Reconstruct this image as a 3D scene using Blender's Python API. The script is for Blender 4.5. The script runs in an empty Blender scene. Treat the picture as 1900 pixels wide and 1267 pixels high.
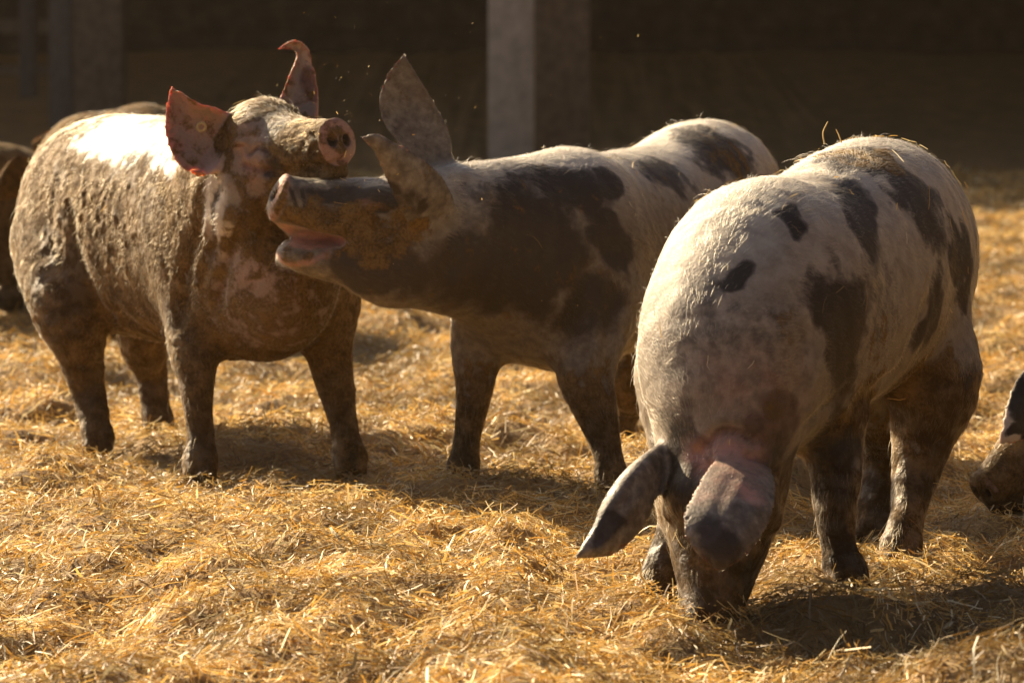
import bpy, math, time
import numpy as np
from mathutils import Vector
from mathutils.kdtree import KDTree

R = math.radians
sc = bpy.context.scene
COL = sc.collection
rng = np.random.default_rng(7)
T0 = time.time()

# ------------------------------------------------------------------ camera
FPX = 7125.0                      # focal length in pixels of the 1900 px wide photograph
CAMH = 0.978
PITCH = math.atan((633.5 - 50.0) / FPX)
cd = bpy.data.cameras.new('camera')
cd.sensor_width = 36.0
cd.lens = FPX / 1900.0 * 36.0
cd.clip_start = 0.1
cd.clip_end = 400.0
cd.dof.use_dof = True
cd.dof.focus_distance = 7.2
cd.dof.aperture_fstop = 7.0
cam = bpy.data.objects.new('camera', cd)
cam.location = (0, 0, CAMH)
cam.rotation_euler = (math.pi / 2 - PITCH, 0, 0)
COL.objects.link(cam)
sc.camera = cam

# ------------------------------------------------------------------ world and sun
SUN_EL, SUN_AZ = R(29.0), R(-42.0)          # azimuth measured from +Y towards +X
world = bpy.data.worlds.new('World')
sc.world = world
world.use_nodes = True
wn = world.node_tree.nodes
sky = wn.new('ShaderNodeTexSky')
sky.sky_type = 'NISHITA'
sky.sun_disc = False
sky.sun_elevation = SUN_EL
sky.sun_rotation = SUN_AZ
sky.air_density = 0.5
sky.dust_density = 4.0
sky.ozone_density = 0.2
world.node_tree.links.new(sky.outputs[0], wn['Background'].inputs[0])
wn['Background'].inputs[1].default_value = 0.055
sl = bpy.data.lights.new('sun', 'SUN')
sl.energy = 5.0
sl.angle = R(0.5)
sl.color = (1.0, 0.79, 0.51)
sun = bpy.data.objects.new('sun', sl)
COL.objects.link(sun)
SUND = Vector((math.sin(SUN_AZ) * math.cos(SUN_EL), math.cos(SUN_AZ) * math.cos(SUN_EL), math.sin(SUN_EL)))
sun.rotation_euler = SUND.to_track_quat('Z', 'Y').to_euler()
sun.location = SUND * 30

sc.view_settings.view_transform = 'Standard'
sc.view_settings.look = 'None'
sc.view_settings.exposure = 1.38
sc.view_settings.gamma = 1.0
sc.cycles.max_bounces = 6
sc.cycles.diffuse_bounces = 3
sc.cycles.transmission_bounces = 6
sc.cycles.volume_bounces = 1
sc.cycles.use_denoising = True
sc.cycles.denoiser = 'OPENIMAGEDENOISE'
try:
    sc.cycles.sample_clamp_indirect = 6.0
except Exception:
    pass

_cp, _sp = math.cos(PITCH), math.sin(PITCH)


def W(px, py, Y):
    """world point at depth Y seen at a pixel of the photograph (used to take measurements)"""
    xc = (px - 950.0) / FPX
    yc = (633.5 - py) / FPX
    dy = _cp + yc * _sp
    dz = -_sp + yc * _cp
    t = Y / dy
    return np.array([xc * t, Y, CAMH + dz * t])


def project(P):
    q = P - np.array([0, 0, CAMH])
    dep = q[:, 1] * _cp - q[:, 2] * _sp
    up = q[:, 1] * _sp + q[:, 2] * _cp
    return 950 + FPX * q[:, 0] / dep, 633.5 - FPX * up / dep


def nrm(v):
    v = np.asarray(v, float)
    return v / (np.linalg.norm(v, axis=-1, keepdims=True) + 1e-12)


# ------------------------------------------------------------------ noise
ROT = np.array([(.36, .48, -.8), (-.8, .6, 0), (.48, .64, .6)])


def _hash(*c):
    h = np.zeros(c[0].shape, np.uint32)
    for i, a in enumerate(c):
        h ^= (a.astype(np.int64) & 0xffffffff).astype(np.uint32) * np.uint32([374761393, 668265263, 2147483647, 1274126177][i])
        h = (h ^ (h >> np.uint32(13))) * np.uint32(1274126177)
    h ^= h >> np.uint32(16)
    return h.astype(np.float32) / np.float32(4294967295.0)


def vnoise(P, seed=0):
    """value noise, P (N, d) with d = 2 or 3, result in 0..1"""
    P = np.asarray(P, np.float64) + 1000.0
    i = np.floor(P).astype(np.int64)
    f = (P - i).astype(np.float32)
    f = f * f * (3 - 2 * f)
    d = P.shape[1]
    out = np.zeros(len(P), np.float32)
    s = np.full(len(P), seed, np.int64)
    for m in range(2 ** d):
        w = np.ones(len(P), np.float32)
        cs = []
        for k in range(d):
            b = (m >> k) & 1
            cs.append(i[:, k] + b)
            w *= f[:, k] if b else 1 - f[:, k]
        out += w * _hash(*cs, s)
    return out


def fbm(P, oct=4, seed=0):
    a, tot, o = 1.0, 0.0, 0
    for k in range(oct):
        o = o + a * vnoise(np.asarray(P) * 2.03 ** k, seed + k)
        tot += a
        a *= 0.5
    return o / tot


def sstep(a, b, x):
    t = np.clip((x - a) / (b - a), 0, 1)
    return t * t * (3 - 2 * t)


# ------------------------------------------------------------------ distance-field modelling
def catmull(C, n):
    C = np.asarray(C, float)
    P = np.vstack([2 * C[0] - C[1], C, 2 * C[-1] - C[-2]])
    out = []
    for i in range(len(C) - 1):
        p0, p1, p2, p3 = P[i:i + 4]
        for t in np.arange(n) / n:
            out.append(0.5 * (2 * p1 + (p2 - p0) * t + (2 * p0 - 5 * p1 + 4 * p2 - p3) * t * t + (3 * p1 - p0 - 3 * p2 + p3) * t ** 3))
    out.append(C[-1])
    return np.array(out)


class Tube:
    """swept ellipse: control rows x, y, z, half width, half height"""

    def __init__(s, rows, up=(0, 0, 1), k=0.04, n=4, flow=1, down=0.0, sub=False, tag=None):
        s.r = catmull(rows, n)
        s.r[:, 3:] = np.maximum(s.r[:, 3:], 0.002)
        s.up = np.asarray(up, float)
        s.k, s.flow, s.down, s.sub, s.tag = k, flow, down, sub, tag
        m = s.r[:, 3:].max() + 0.07
        s.lo, s.hi = s.r[:, :3].min(0) - m, s.r[:, :3].max(0) + m

    def __call__(s, P, want_flow=False):
        best = np.full(len(P), 9.0, np.float32)
        if want_flow:
            fl = np.zeros((len(P), 3), np.float32)
        for a, b in zip(s.r[:-1], s.r[1:]):
            ab = b[:3] - a[:3]
            L2 = ab @ ab
            if L2 < 1e-10:
                continue
            tan = ab / math.sqrt(L2)
            lat = np.cross(tan, s.up)
            lat = lat / (np.linalg.norm(lat) + 1e-9)
            up = np.cross(lat, tan)
            q = P - a[:3].astype(np.float32)
            t = np.clip(q @ (ab / L2).astype(np.float32), 0, 1)
            q = q - t[:, None] * ab.astype(np.float32)
            u, v, w = q @ lat.astype(np.float32), q @ up.astype(np.float32), q @ tan.astype(np.float32)
            ru = (a[3] + t * (b[3] - a[3])).astype(np.float32)
            rv = (a[4] + t * (b[4] - a[4])).astype(np.float32)
            rw = np.minimum(ru, rv)
            u, v, w = u / ru, v / rv, w / rw
            k0 = np.sqrt(u * u + v * v + w * w)
            u, v, w = u / ru, v / rv, w / rw
            k1 = np.sqrt(u * u + v * v + w * w) + 1e-6
            d = np.where(k0 < 1e-3, -rw, k0 * (k0 - 1) / k1)
            if want_flow:
                c = d < best
                fl[c] = tan * s.flow + np.array([0, 0, -s.down])
            best = np.minimum(best, d)
        return (best, fl) if want_flow else best


class Ball:
    """ellipsoid in a frame given by three axes (rows)"""

    def __init__(s, c, r, axes=np.eye(3), k=0.02, sub=False, tag=None):
        s.c, s.rr, s.ax = np.asarray(c, float), np.asarray(r, float), np.asarray(axes, float)
        s.k, s.sub, s.tag = k, sub, tag
        m = max(r) + 0.07
        s.lo, s.hi = s.c - m, s.c + m

    def __call__(s, P):
        q = ((P - s.c.astype(np.float32)) @ s.ax.T.astype(np.float32)) / s.rr.astype(np.float32)
        k0 = np.sqrt((q * q).sum(1))
        k1 = np.sqrt(((q / s.rr.astype(np.float32)) ** 2).sum(1)) + 1e-6
        return np.where(k0 < 1e-3, -np.float32(min(s.rr)), k0 * (k0 - 1) / k1).astype(np.float32)


class Ear:
    """curved leaf between two edge curves that meet at the tip; thickness th"""

    def __init__(s, e1, e2, bulge, th=0.0055, k=0.022, tip=0.55):
        A, B = catmull(e1, 14), catmull(e2, 14)

        def resamp(C, n):
            L = np.r_[0, np.cumsum(np.linalg.norm(np.diff(C, axis=0), axis=1))]
            t = np.linspace(0, L[-1], n)
            return np.stack([np.interp(t, L, C[:, i]) for i in range(3)], 1)
        n, m = 90, 64
        A, B = resamp(A, n), resamp(B, n)
        u = np.linspace(0, 1, m)[None, :, None]
        v = np.linspace(0, 1, n)[:, None, None]
        S = A[:, None] * (1 - u) + B[:, None] * u
        S = S + np.asarray(bulge, float) * 4 * u * (1 - u) * np.sin(np.pi * np.clip(v * 0.9 + 0.12, 0, 1)) ** 0.7
        s.S = S.reshape(-1, 3)
        ed = np.minimum(u, 1 - u) * 2 * np.ones_like(v)
        s.th = (th * (0.62 + 0.38 * np.clip(ed * 2, 0, 1)) * (1.25 - tip * v)).reshape(-1)
        s.dirv = nrm(np.gradient(S, axis=0)).reshape(-1, 3)
        nn = nrm(np.cross(np.gradient(S, axis=0), np.gradient(S, axis=1))).reshape(-1, 3)
        s.nn = nn
        s.kd = KDTree(len(s.S))
        for i, p in enumerate(s.S):
            s.kd.insert(p, i)
        s.kd.balance()
        s.k, s.sub, s.tag = k, False, 'ear'
        s.lo, s.hi = s.S.min(0) - 0.03, s.S.max(0) + 0.03

    def __call__(s, P, want_flow=False):
        d = np.empty(len(P), np.float32)
        fl = np.zeros((len(P), 3), np.float32)
        f = s.kd.find
        idx = np.empty(len(P), np.int64)
        for i, p in enumerate(P.tolist()):
            _, j, dd = f(p)
            d[i] = dd
            idx[i] = j
        q = P - s.S[idx]
        pl = np.abs((q * s.nn[idx]).sum(1))
        d = np.where(d < 0.004, np.maximum(pl, d * 0.5), d)
        d = d - s.th[idx]
        if want_flow:
            return d.astype(np.float32), s.dirv[idx]
        return d.astype(np.float32)


def smin(a, b, k):
    h = np.maximum(k - np.abs(a - b), 0) / k
    return np.minimum(a, b) - h * h * k * 0.25


def field(prims, P):
    D = np.full(len(P), 1.0, np.float32)
    for p in prims:
        m = np.all((P > p.lo) & (P < p.hi), axis=1)
        if not m.any():
            continue
        if isinstance(p, Ear):                       # slow exact search only where it matters
            m &= (D > -0.03)
        d = p(P[m])
        D[m] = -smin(-D[m], d, p.k) if p.sub else smin(D[m], d, p.k)
    return D


def surface_nets(f, o, h):
    ins = f < 0
    c = np.zeros(tuple(n - 1 for n in f.shape), np.uint8)
    off = [(x, y, z) for x in (0, 1) for y in (0, 1) for z in (0, 1)]
    nx, ny, nz = c.shape
    for x, y, z in off:
        c += ins[x:x + nx, y:y + ny, z:z + nz]
    act = (c > 0) & (c < 8)
    ijk = np.argwhere(act)
    idx = np.full(c.shape, -1, np.int32)
    idx[act] = np.arange(len(ijk))
    acc = np.zeros((len(ijk), 3))
    cnt = np.zeros(len(ijk))
    for a in off:
        for ax in range(3):
            if a[ax]:
                continue
            b = list(a)
            b[ax] = 1
            va = f[ijk[:, 0] + a[0], ijk[:, 1] + a[1], ijk[:, 2] + a[2]]
            vb = f[ijk[:, 0] + b[0], ijk[:, 1] + b[1], ijk[:, 2] + b[2]]
            m = (va < 0) != (vb < 0)
            t = va[m] / (va[m] - vb[m])
            p = np.repeat(np.array(a, float)[None], m.sum(), 0)
            p[:, ax] += t
            acc[m] += p
            cnt[m] += 1
    V = o + h * (ijk + acc / cnt[:, None])
    F = []
    for ax in range(3):
        b, cc = (ax + 1) % 3, (ax + 2) % 3
        s0 = [slice(None)] * 3
        s1 = [slice(None)] * 3
        s0[ax], s1[ax] = slice(0, -1), slice(1, None)
        cr = ins[tuple(s0)] != ins[tuple(s1)]
        E = np.argwhere(cr)
        E = E[(E[:, b] > 0) & (E[:, cc] > 0) & (E[:, b] < c.shape[b]) & (E[:, cc] < c.shape[cc])]
        def g(db, dc):
            q = E.copy()
            q[:, b] += db
            q[:, cc] += dc
            return idx[q[:, 0], q[:, 1], q[:, 2]]
        Q = np.stack([g(-1, -1), g(0, -1), g(0, 0), g(-1, 0)], 1)
        fl = ~ins[E[:, 0], E[:, 1], E[:, 2]]
        Q[fl] = Q[fl][:, ::-1]
        F.append(Q)
    F = np.vstack(F)
    F = F[(F >= 0).all(1)]
    return V, F


def smooth(V, F, it, lam=0.5):
    a = np.concatenate([F[:, 0], F[:, 1], F[:, 2], F[:, 3]])
    b = np.concatenate([F[:, 1], F[:, 2], F[:, 3], F[:, 0]])
    n = len(V)
    i, j = np.concatenate([a, b]), np.concatenate([b, a])
    cnt = np.bincount(i, minlength=n)[:, None] + 1e-9
    for l in [lam, -lam * 1.02] * it:
        m = np.stack([np.bincount(i, V[j, k], n) for k in range(3)], 1) / cnt
        V = V + l * (m - V)
    return V


def isosurface(prims, h):
    lo = np.min([p.lo for p in prims if not p.sub], 0) - 0.01
    hi = np.max([p.hi for p in prims if not p.sub], 0) + 0.01
    C = 4
    nc = np.ceil((hi - lo) / (h * C)).astype(int) + 1
    g = [lo[k] + (np.arange(nc[k]) + 0.5) * h * C - h / 2 for k in range(3)]
    P = np.stack(np.meshgrid(*g, indexing='ij'), -1).reshape(-1, 3).astype(np.float32)
    nb = [p for p in prims if not isinstance(p, Ear)]
    D = field(nb, P)
    for p in prims:
        if isinstance(p, Ear):
            m = np.all((P > p.lo) & (P < p.hi), axis=1)
            if m.any():
                D[m] = np.minimum(D[m], p(P[m]))
    D = D.reshape(nc)
    near = np.abs(D) < h * C * 1.9 + 0.012
    f = np.repeat(np.repeat(np.repeat(np.where(D < 0, -1, 1).astype(np.float32), C, 0), C, 1), C, 2)
    m = np.repeat(np.repeat(np.repeat(near, C, 0), C, 1), C, 2)
    I = np.argwhere(m)
    f[m] = field(prims, (lo + I * h).astype(np.float32))
    V, F = surface_nets(f, lo, h)
    # keep the largest connected surface only
    lab = np.arange(len(V))
    while True:
        mn = lab[F].min(1)
        new = lab.copy()
        for k in range(4):
            np.minimum.at(new, F[:, k], mn)
        new = new[new]
        if (new == lab).all():
            break
        lab = new
    u, c = np.unique(lab, return_counts=True)
    keep = np.isin(lab, u[c > 400])
    mp = np.cumsum(keep) - 1
    F = mp[F[keep[F[:, 0]]]]
    return smooth(V[keep], F, 2), F


def mesh_obj(name, V, F, mat=None, loc=(0, 0, 0), parent=None, smoothed=True):
    V = np.asarray(V, np.float32) - np.asarray(loc, np.float32)
    F = np.asarray(F, np.int32)
    me = bpy.data.meshes.new(name)
    k = F.shape[1]
    me.vertices.add(len(V))
    me.vertices.foreach_set('co', V.ravel())
    me.loops.add(F.size)
    me.loops.foreach_set('vertex_index', F.ravel())
    me.polygons.add(len(F))
    me.polygons.foreach_set('loop_start', np.arange(len(F), dtype=np.int32) * k)
    if smoothed:
        me.polygons.foreach_set('use_smooth', np.ones(len(F), bool))
    me.update(calc_edges=True)
    o = bpy.data.objects.new(name, me)
    COL.objects.link(o)
    if parent is None:
        o.location = [float(x) for x in loc]
    else:
        o.parent = parent
    if mat:
        me.materials.append(mat)
    return o


def tag(o, label=None, cat=None, group=None, kind=None):
    for k, v in (('label', label), ('category', cat), ('group', group), ('kind', kind)):
        if v:
            o[k] = v
    return o


# ------------------------------------------------------------------ node helpers
def new_mat(name):
    m = bpy.data.materials.new(name)
    m.use_nodes = True
    nt = m.node_tree
    return m, nt, nt.nodes['Principled BSDF'], nt.nodes['Material Output']


def N(nt, t, **kw):
    n = nt.nodes.new(t)
    for k, v in kw.items():
        setattr(n, k, v)
    return n


def setin(nt, n, i, v):
    if isinstance(v, bpy.types.NodeSocket):
        nt.links.new(v, n.inputs[i])
    elif v is not None:
        n.inputs[i].default_value = v


def noise(nt, scale, detail=4, rough=0.55, vec=None):
    n = N(nt, 'ShaderNodeTexNoise')
    n.inputs['Scale'].default_value = scale
    n.inputs['Detail'].default_value = detail
    n.inputs['Roughness'].default_value = rough
    if vec is None:
        vec = N(nt, 'ShaderNodeTexCoord').outputs['Object']
    nt.links.new(vec, n.inputs['Vector'])
    return n.outputs[0]


def math_(nt, op, a, b=None, c=None, clamp=False):
    n = N(nt, 'ShaderNodeMath', operation=op, use_clamp=clamp)
    for i, v in enumerate((a, b, c)):
        setin(nt, n, i, v)
    return n.outputs[0]


def ss(nt, x, a, b):
    n = N(nt, 'ShaderNodeMapRange', interpolation_type='SMOOTHSTEP')
    setin(nt, n, 0, x)
    n.inputs[1].default_value, n.inputs[2].default_value = a, b
    return n.outputs[0]


def mixc(nt, f, a, b):
    n = N(nt, 'ShaderNodeMix', data_type='RGBA')
    setin(nt, n, 0, f)
    for i, v in ((6, a), (7, b)):
        setin(nt, n, i, v if isinstance(v, bpy.types.NodeSocket) else (*v, 1.0))
    return n.outputs[2]


def attr(nt, name, out='Fac'):
    n = N(nt, 'ShaderNodeAttribute', attribute_name=name)
    return n.outputs[out]


# ------------------------------------------------------------------ materials
BLACK = (0.034, 0.027, 0.021)


def skin_material():
    m, nt, bs, out = new_mat('pig_skin')
    n1, n2 = noise(nt, 45, 5, 0.6), noise(nt, 26, 6, 0.65)
    n3 = noise(nt, 170, 4, 0.6)
    coat = ss(nt, math_(nt, 'MULTIPLY_ADD', math_(nt, 'SUBTRACT', n1, 0.5), 0.7, attr(nt, 'coat')), 0.16, 0.78)
    mudv = math_(nt, 'MULTIPLY_ADD', math_(nt, 'SUBTRACT', n2, 0.5), 1.7, attr(nt, 'mud'))
    mud = ss(nt, mudv, 0.32, 0.62)
    white = mixc(nt, ss(nt, n2, 0.3, 0.7), (0.235, 0.20, 0.155), (0.43, 0.38, 0.305))
    white = mixc(nt, attr(nt, 'clean_sunlit'), white, (0.78, 0.70, 0.58))
    base = mixc(nt, ss(nt, coat, 0.0, 0.5), white, (0.135, 0.118, 0.10))
    base = mixc(nt, ss(nt, coat, 0.38, 0.95), base, BLACK)
    dust = math_(nt, 'MULTIPLY', math_(nt, 'MULTIPLY', attr(nt, 'dust'), math_(nt, 'MULTIPLY_ADD', coat, -.65, 1.0)), ss(nt, math_(nt, 'ADD', n1, math_(nt, 'MULTIPLY', n2, .8)), 0.35, 1.2))
    base = mixc(nt, dust, base, (0.105, 0.070, 0.038))
    base = mixc(nt, math_(nt, 'MULTIPLY', attr(nt, 'pink'), math_(nt, 'MULTIPLY_ADD', ss(nt, n2, .36, .58), .65, .35)), base, mixc(nt, n1, (0.42, 0.17, 0.12), (0.60, 0.33, 0.25)))
    mcol = mixc(nt, ss(nt, math_(nt, 'ADD', math_(nt, 'MULTIPLY', n3, .4), math_(nt, 'MULTIPLY', n2, .6)), 0.36, 0.64), (0.062, 0.037, 0.015), (0.215, 0.132, 0.050))
    mcol = mixc(nt, math_(nt, 'MULTIPLY', attr(nt, 'wet'), ss(nt, noise(nt, 11, 4, .6), .36, .6)), mcol, (0.055, 0.036, 0.019))
    base = mixc(nt, mud, base, mcol)
    nt.links.new(base, bs.inputs['Base Color'])
    wet = math_(nt, 'MULTIPLY', attr(nt, 'wet'), ss(nt, n2, 0.42, 0.62))
    rough = math_(nt, 'MULTIPLY_ADD', wet, -0.42, math_(nt, 'MULTIPLY_ADD', mud, 0.2, 0.62))
    nt.links.new(rough, bs.inputs['Roughness'])
    nt.links.new(math_(nt, 'ADD', math_(nt, 'MULTIPLY_ADD', mud, -.22, .28), math_(nt, 'MULTIPLY', wet, .3), clamp=True), bs.inputs['Specular IOR Level'])
    nt.links.new(math_(nt, 'MULTIPLY_ADD', attr(nt, 'thin'), 0.85, 0.06, clamp=True), bs.inputs['Subsurface Weight'])
    bs.inputs['Subsurface Radius'].default_value = (1.0, 0.27, 0.12)
    bs.inputs['Subsurface Scale'].default_value = 0.011
    vo = N(nt, 'ShaderNodeTexVoronoi')
    vo.inputs['Scale'].default_value = 48
    nt.links.new(N(nt, 'ShaderNodeTexCoord').outputs['Object'], vo.inputs['Vector'])
    n5 = ss(nt, noise(nt, 8, 3, 0.5), .42, .62)
    lump = math_(nt, 'MULTIPLY', n5, math_(nt, 'MULTIPLY_ADD', vo.outputs[0], -1.0, math_(nt, 'MULTIPLY', n3, .5)))
    hgt = math_(nt, 'ADD', math_(nt, 'MULTIPLY', n3, 0.22), math_(nt, 'MULTIPLY', mud, math_(nt, 'ADD', n2, lump)))
    bp = N(nt, 'ShaderNodeBump')
    bp.inputs['Strength'].default_value = 0.75
    bp.inputs['Distance'].default_value = 0.011
    nt.links.new(hgt, bp.inputs['Height'])
    nt.links.new(bp.outputs[0], bs.inputs['Normal'])
    return m


def hair_material():
    m, nt, bs, out = new_mat('pig_bristle')
    h = N(nt, 'ShaderNodeBsdfHairPrincipled')
    h.parametrization = 'COLOR'
    nt.links.new(attr(nt, 'hcol', 'Color'), h.inputs['Color'])
    h.inputs['Roughness'].default_value = 0.45
    h.inputs['Radial Roughness'].default_value = 0.6
    nt.links.new(h.outputs[0], out.inputs[0])
    nt.nodes.remove(bs)
    return m


SKIN, HAIR = skin_material(), hair_material()


def simple_mat(name, col, rough=0.7, var=0.3, scale=30, bump=0.3, spec=0.4):
    m, nt, bs, out = new_mat(name)
    n = noise(nt, scale, 6, 0.6)
    c = np.array(col)
    nt.links.new(mixc(nt, ss(nt, n, 0.25, 0.75), tuple(c * (1 - var)), tuple(np.minimum(c * (1 + var), 1))), bs.inputs['Base Color'])
    bs.inputs['Roughness'].default_value = rough
    bs.inputs['Specular IOR Level'].default_value = spec
    if bump:
        b = N(nt, 'ShaderNodeBump')
        b.inputs['Strength'].default_value = bump
        b.inputs['Distance'].default_value = 0.02
        nt.links.new(n, b.inputs['Height'])
        nt.links.new(b.outputs[0], bs.inputs['Normal'])
    return m


# ------------------------------------------------------------------ pigs
def leg(rows, k=0.05):
    """rows: x, y, z, radius from hip to hoof; the hoof is two toes"""
    rows = [np.r_[r[0], r[1], r[2], r[3], r[3]] if len(r) == 4 else np.asarray(r, float) for r in rows]
    out = [Tube(rows, up=(0.3, 1, 0.1), k=k, flow=1, tag='leg')]
    f = rows[-1]
    pr = rows[-2]
    d = nrm(f[:3] - pr[:3])
    for s in (-1, 1):
        c = f[:3] + np.array([0.017 * s, -0.012, -0.012])
        out.append(Tube([np.r_[c - d * 0.03, 0.019, 0.022], np.r_[c + d * 0.012 + np.array([0, -0.012, 0]), 0.020, 0.026]], up=(0, 1, 0), k=0.012, n=2, tag='hoof'))
    return out


def frame(F, U):
    F = nrm(F)
    T = nrm(np.cross(F, U))
    return F, T, nrm(np.cross(T, F))


def head(O, disc, U, s=1.0, jaw=None, jowl=1.0):
    O, disc = np.asarray(O, float), np.asarray(disc, float)
    L = np.linalg.norm(disc - O)
    F, T, U = frame(disc - O, U)
    ax = np.array([F, T, U])

    def p(a, t, v):
        return O + F * a * L + T * t * s + U * v * s
    rows = [(-.22, 0, -.01, .082, .10), (0, 0, 0, .094, .118), (.2, 0, .004, .092, .108), (.40, 0, -.006, .086, .102),
            (.6, 0, -.012, .069, .083), (.8, 0, -.007, .055, .064), (.87, 0, -.002, .049, .054), (.905, 0, 0, .024, .026)]
    out = [Tube([np.r_[p(a, t, v), w * s, h * s] for a, t, v, w, h in rows], up=U, k=0.05, flow=-1, tag='head')]
    out.append(Ball(p(.975, 0, .002), (.011 * s, .049 * s, .052 * s), ax, k=.010, tag='nose'))
    out.append(Ball(p(.925, 0, 0), (.030, .045 * s, .048 * s), ax, k=.012, tag='head'))
    for e in (-1, 1):
        out.append(Ball(p(.10, .062 * e, -.075), (.095, .05, .07 * jowl), ax, k=.05, tag='head'))       # jowl
        out.append(Ball(p(.30, .062 * e, .060), (.042, .03, .030), ax, k=.03, tag='head'))              # brow
    if jaw is None:
        out.append(Tube([np.r_[p(.05, 0, -.075), .065, .05], np.r_[p(.45, 0, -.082), .056, .044], np.r_[p(.80, 0, -.068), .043, .030], np.r_[p(.91, 0, -.060), .036, .022]], up=U, k=.016, flow=-1, tag='head'))
        for e in (-1, 1):                                                                                  # mouth line
            out.append(Tube([np.r_[p(.50, .066 * e, -.038), .004, .004], np.r_[p(.62, .060 * e, -.047), .006, .005], np.r_[p(.78, .050 * e, -.046), .006, .005], np.r_[p(.93, .034 * e, -.047), .006, .005]], k=.012, sub=True, tag='lip'))
    else:
        out += jaw
    for e in (-1, 1):                                                                                      # nostrils, eye crease
        out.append(Ball(p(1.03, .018 * e, .002), (.026, .0105, .014), ax, k=.006, sub=True, tag='nostril'))
        out.append(Ball(p(.335, .088 * e, .034), (.024, .014, .013), ax, k=.012, tag='lid'))
        out.append(Tube([np.r_[p(.25, .099 * e, .030), .003, .003], np.r_[p(.33, .101 * e, .028), .0045, .0045], np.r_[p(.41, .089 * e, .020), .004, .004]], k=.010, sub=True, tag='eye'))
    return out


def build_pig(label, spine, legs, heads, ears, neck=None, extra=(), h=0.005, paint=None, hairs=0, base=None, group=None, mudall=0.0, hair_len=0.02, hair_tone=1.0, seed=1, ear_sss=.3, creases=(), nose_clean=.6, lump=0.0):
    prims = [Tube(spine, k=.05, flow=-1, down=0.55, tag='torso')]
    if neck is not None:
        prims.append(Tube(neck, k=.10, flow=-1, down=0.35, tag='neck'))
    for l in legs:
        prims += l
    prims += heads + list(extra)
    subs = [p for p in prims if p.sub]
    prims = [p for p in prims if not p.sub] + list(ears) + subs
    V, F = isosurface(prims, h)
    # soft folds and unevenness of the hide
    me = None
    base = np.asarray(base if base is not None else [V[:, 0].mean(), V[:, 1].mean(), 0.0], float)
    o = mesh_obj('pig', V, F, SKIN, base)
    me = o.data
    Nn = np.empty(len(V) * 3, np.float32)
    me.vertex_normals.foreach_get('vector', Nn)
    Nn = Nn.reshape(-1, 3)
    Vf = V.astype(np.float32)
    crs = np.zeros(len(V))
    dist = {}
    flow = np.zeros((len(V), 3), np.float32)
    for p in prims:
        if p.tag is None:
            continue
        d = np.full(len(V), 1.0, np.float32)
        m = np.all((V > p.lo) & (V < p.hi), axis=1)
        if m.any():
            if isinstance(p, (Tube, Ear)) and not p.sub:
                d[m], fl = p(Vf[m], True)
                flow[m] += nrm(fl) * np.exp(-np.clip(d[m], -0.005, 1) / 0.02)[:, None]
            else:
                d[m] = p(Vf[m])
        dist[p.tag] = np.minimum(dist.get(p.tag, 1.0), d)
    wr = (fbm(V @ ROT * 22, 3, seed) - 0.5) * 0.004 + (fbm(V @ ROT * 8, 3, seed + 9) - 0.5) * 0.010
    for pts, dep, wid in creases:
        qx, qy = project(V)
        C = []
        for a, b_ in pts:
            d2 = (qx - a) ** 2 + (qy - b_) ** 2
            cnd = np.where(d2 < max(9.0 ** 2, d2.min() + 3))[0]
            C.append(V[cnd[V[cnd, 1].argmin()]])
        C = catmull(C, 8)
        bm = np.all((V > C.min(0) - .12) & (V < C.max(0) + .12), axis=1)
        dd = np.full(len(V), 9.0)
        for a, b_ in zip(C[:-1], C[1:]):
            ab = b_ - a
            t = np.clip(((V[bm] - a) @ ab) / (ab @ ab + 1e-9), 0, 1)
            dd[bm] = np.minimum(dd[bm], np.linalg.norm(V[bm] - a - t[:, None] * ab, axis=1))
        V = V - Nn * (dep * (np.exp(-(dd / wid) ** 2) - .16 * np.exp(-((dd - 1.9 * wid) / wid) ** 2)))[:, None]
        crs = np.maximum(crs, np.exp(-(dd / wid) ** 2) * min(1, .010 / wid))
    thin = sstep(0.010, 0.002, dist.get('ear', np.ones(len(V)))) if ears else np.zeros(len(V))
    other = np.ones(len(V))
    for t in ('head', 'neck', 'torso'):
        if t in dist:
            other = np.minimum(other, dist[t])
    thin = thin * sstep(0.0, 0.02, other)
    if lump:
        lm = sstep(.5, .75, fbm(V @ ROT * 42, 3, 91)) * sstep(.38, .6, fbm(V @ ROT * 6, 2, 92))
        wr = wr + lump * lm * sstep(.70, .60, V[:, 2])
    V = V + Nn * (wr * (1 - thin))[:, None]
    me.vertices.foreach_set('co', (V - base).astype(np.float32).ravel())
    me.update()
    A = dict(dust=sstep(.62, .20, V[:, 2]) * .75, clean_sunlit=np.zeros(len(V)), coat=np.zeros(len(V)), mud=np.full(len(V), float(mudall)), pink=np.zeros(len(V)), wet=np.zeros(len(V)), thin=thin * ear_sss)
    px, py = project(V)
    ctx = dict(ear=thin, V=V, N=Nn, px=px, py=py, dist=dist, A=A)
    A['mud'] = np.maximum(A['mud'], sstep(0.36, 0.12, V[:, 2]) * 0.85)
    A['wet'] = np.maximum(A['wet'], sstep(0.34, 0.10, V[:, 2]) * 0.7)
    if paint:
        paint(ctx)
    A['coat'] = np.maximum(A['coat'], crs * .8 * (1 - ctx['ear']))  # fold shade painted in by darkening the coat along each crease
    Fh = [p for p in heads if p.tag == 'nose'][0].ax[0]
    nose = sstep(0.006, 0.001, dist['nose']) * sstep(-.25, .3, Nn @ Fh)
    A['pink'] = np.maximum(A['pink'], nose * 0.9)
    A['coat'] = np.maximum(A['coat'] * (1 - nose), sstep(.004, .0, dist['nostril']) + 1.0 * sstep(.006, .001, dist.get('lip', np.ones(len(V)))) * .5 + sstep(.004, .0, dist['eye']) * .8)  # nostril hollows blackened in place of shade; mouth line and eye slit darker too
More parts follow.
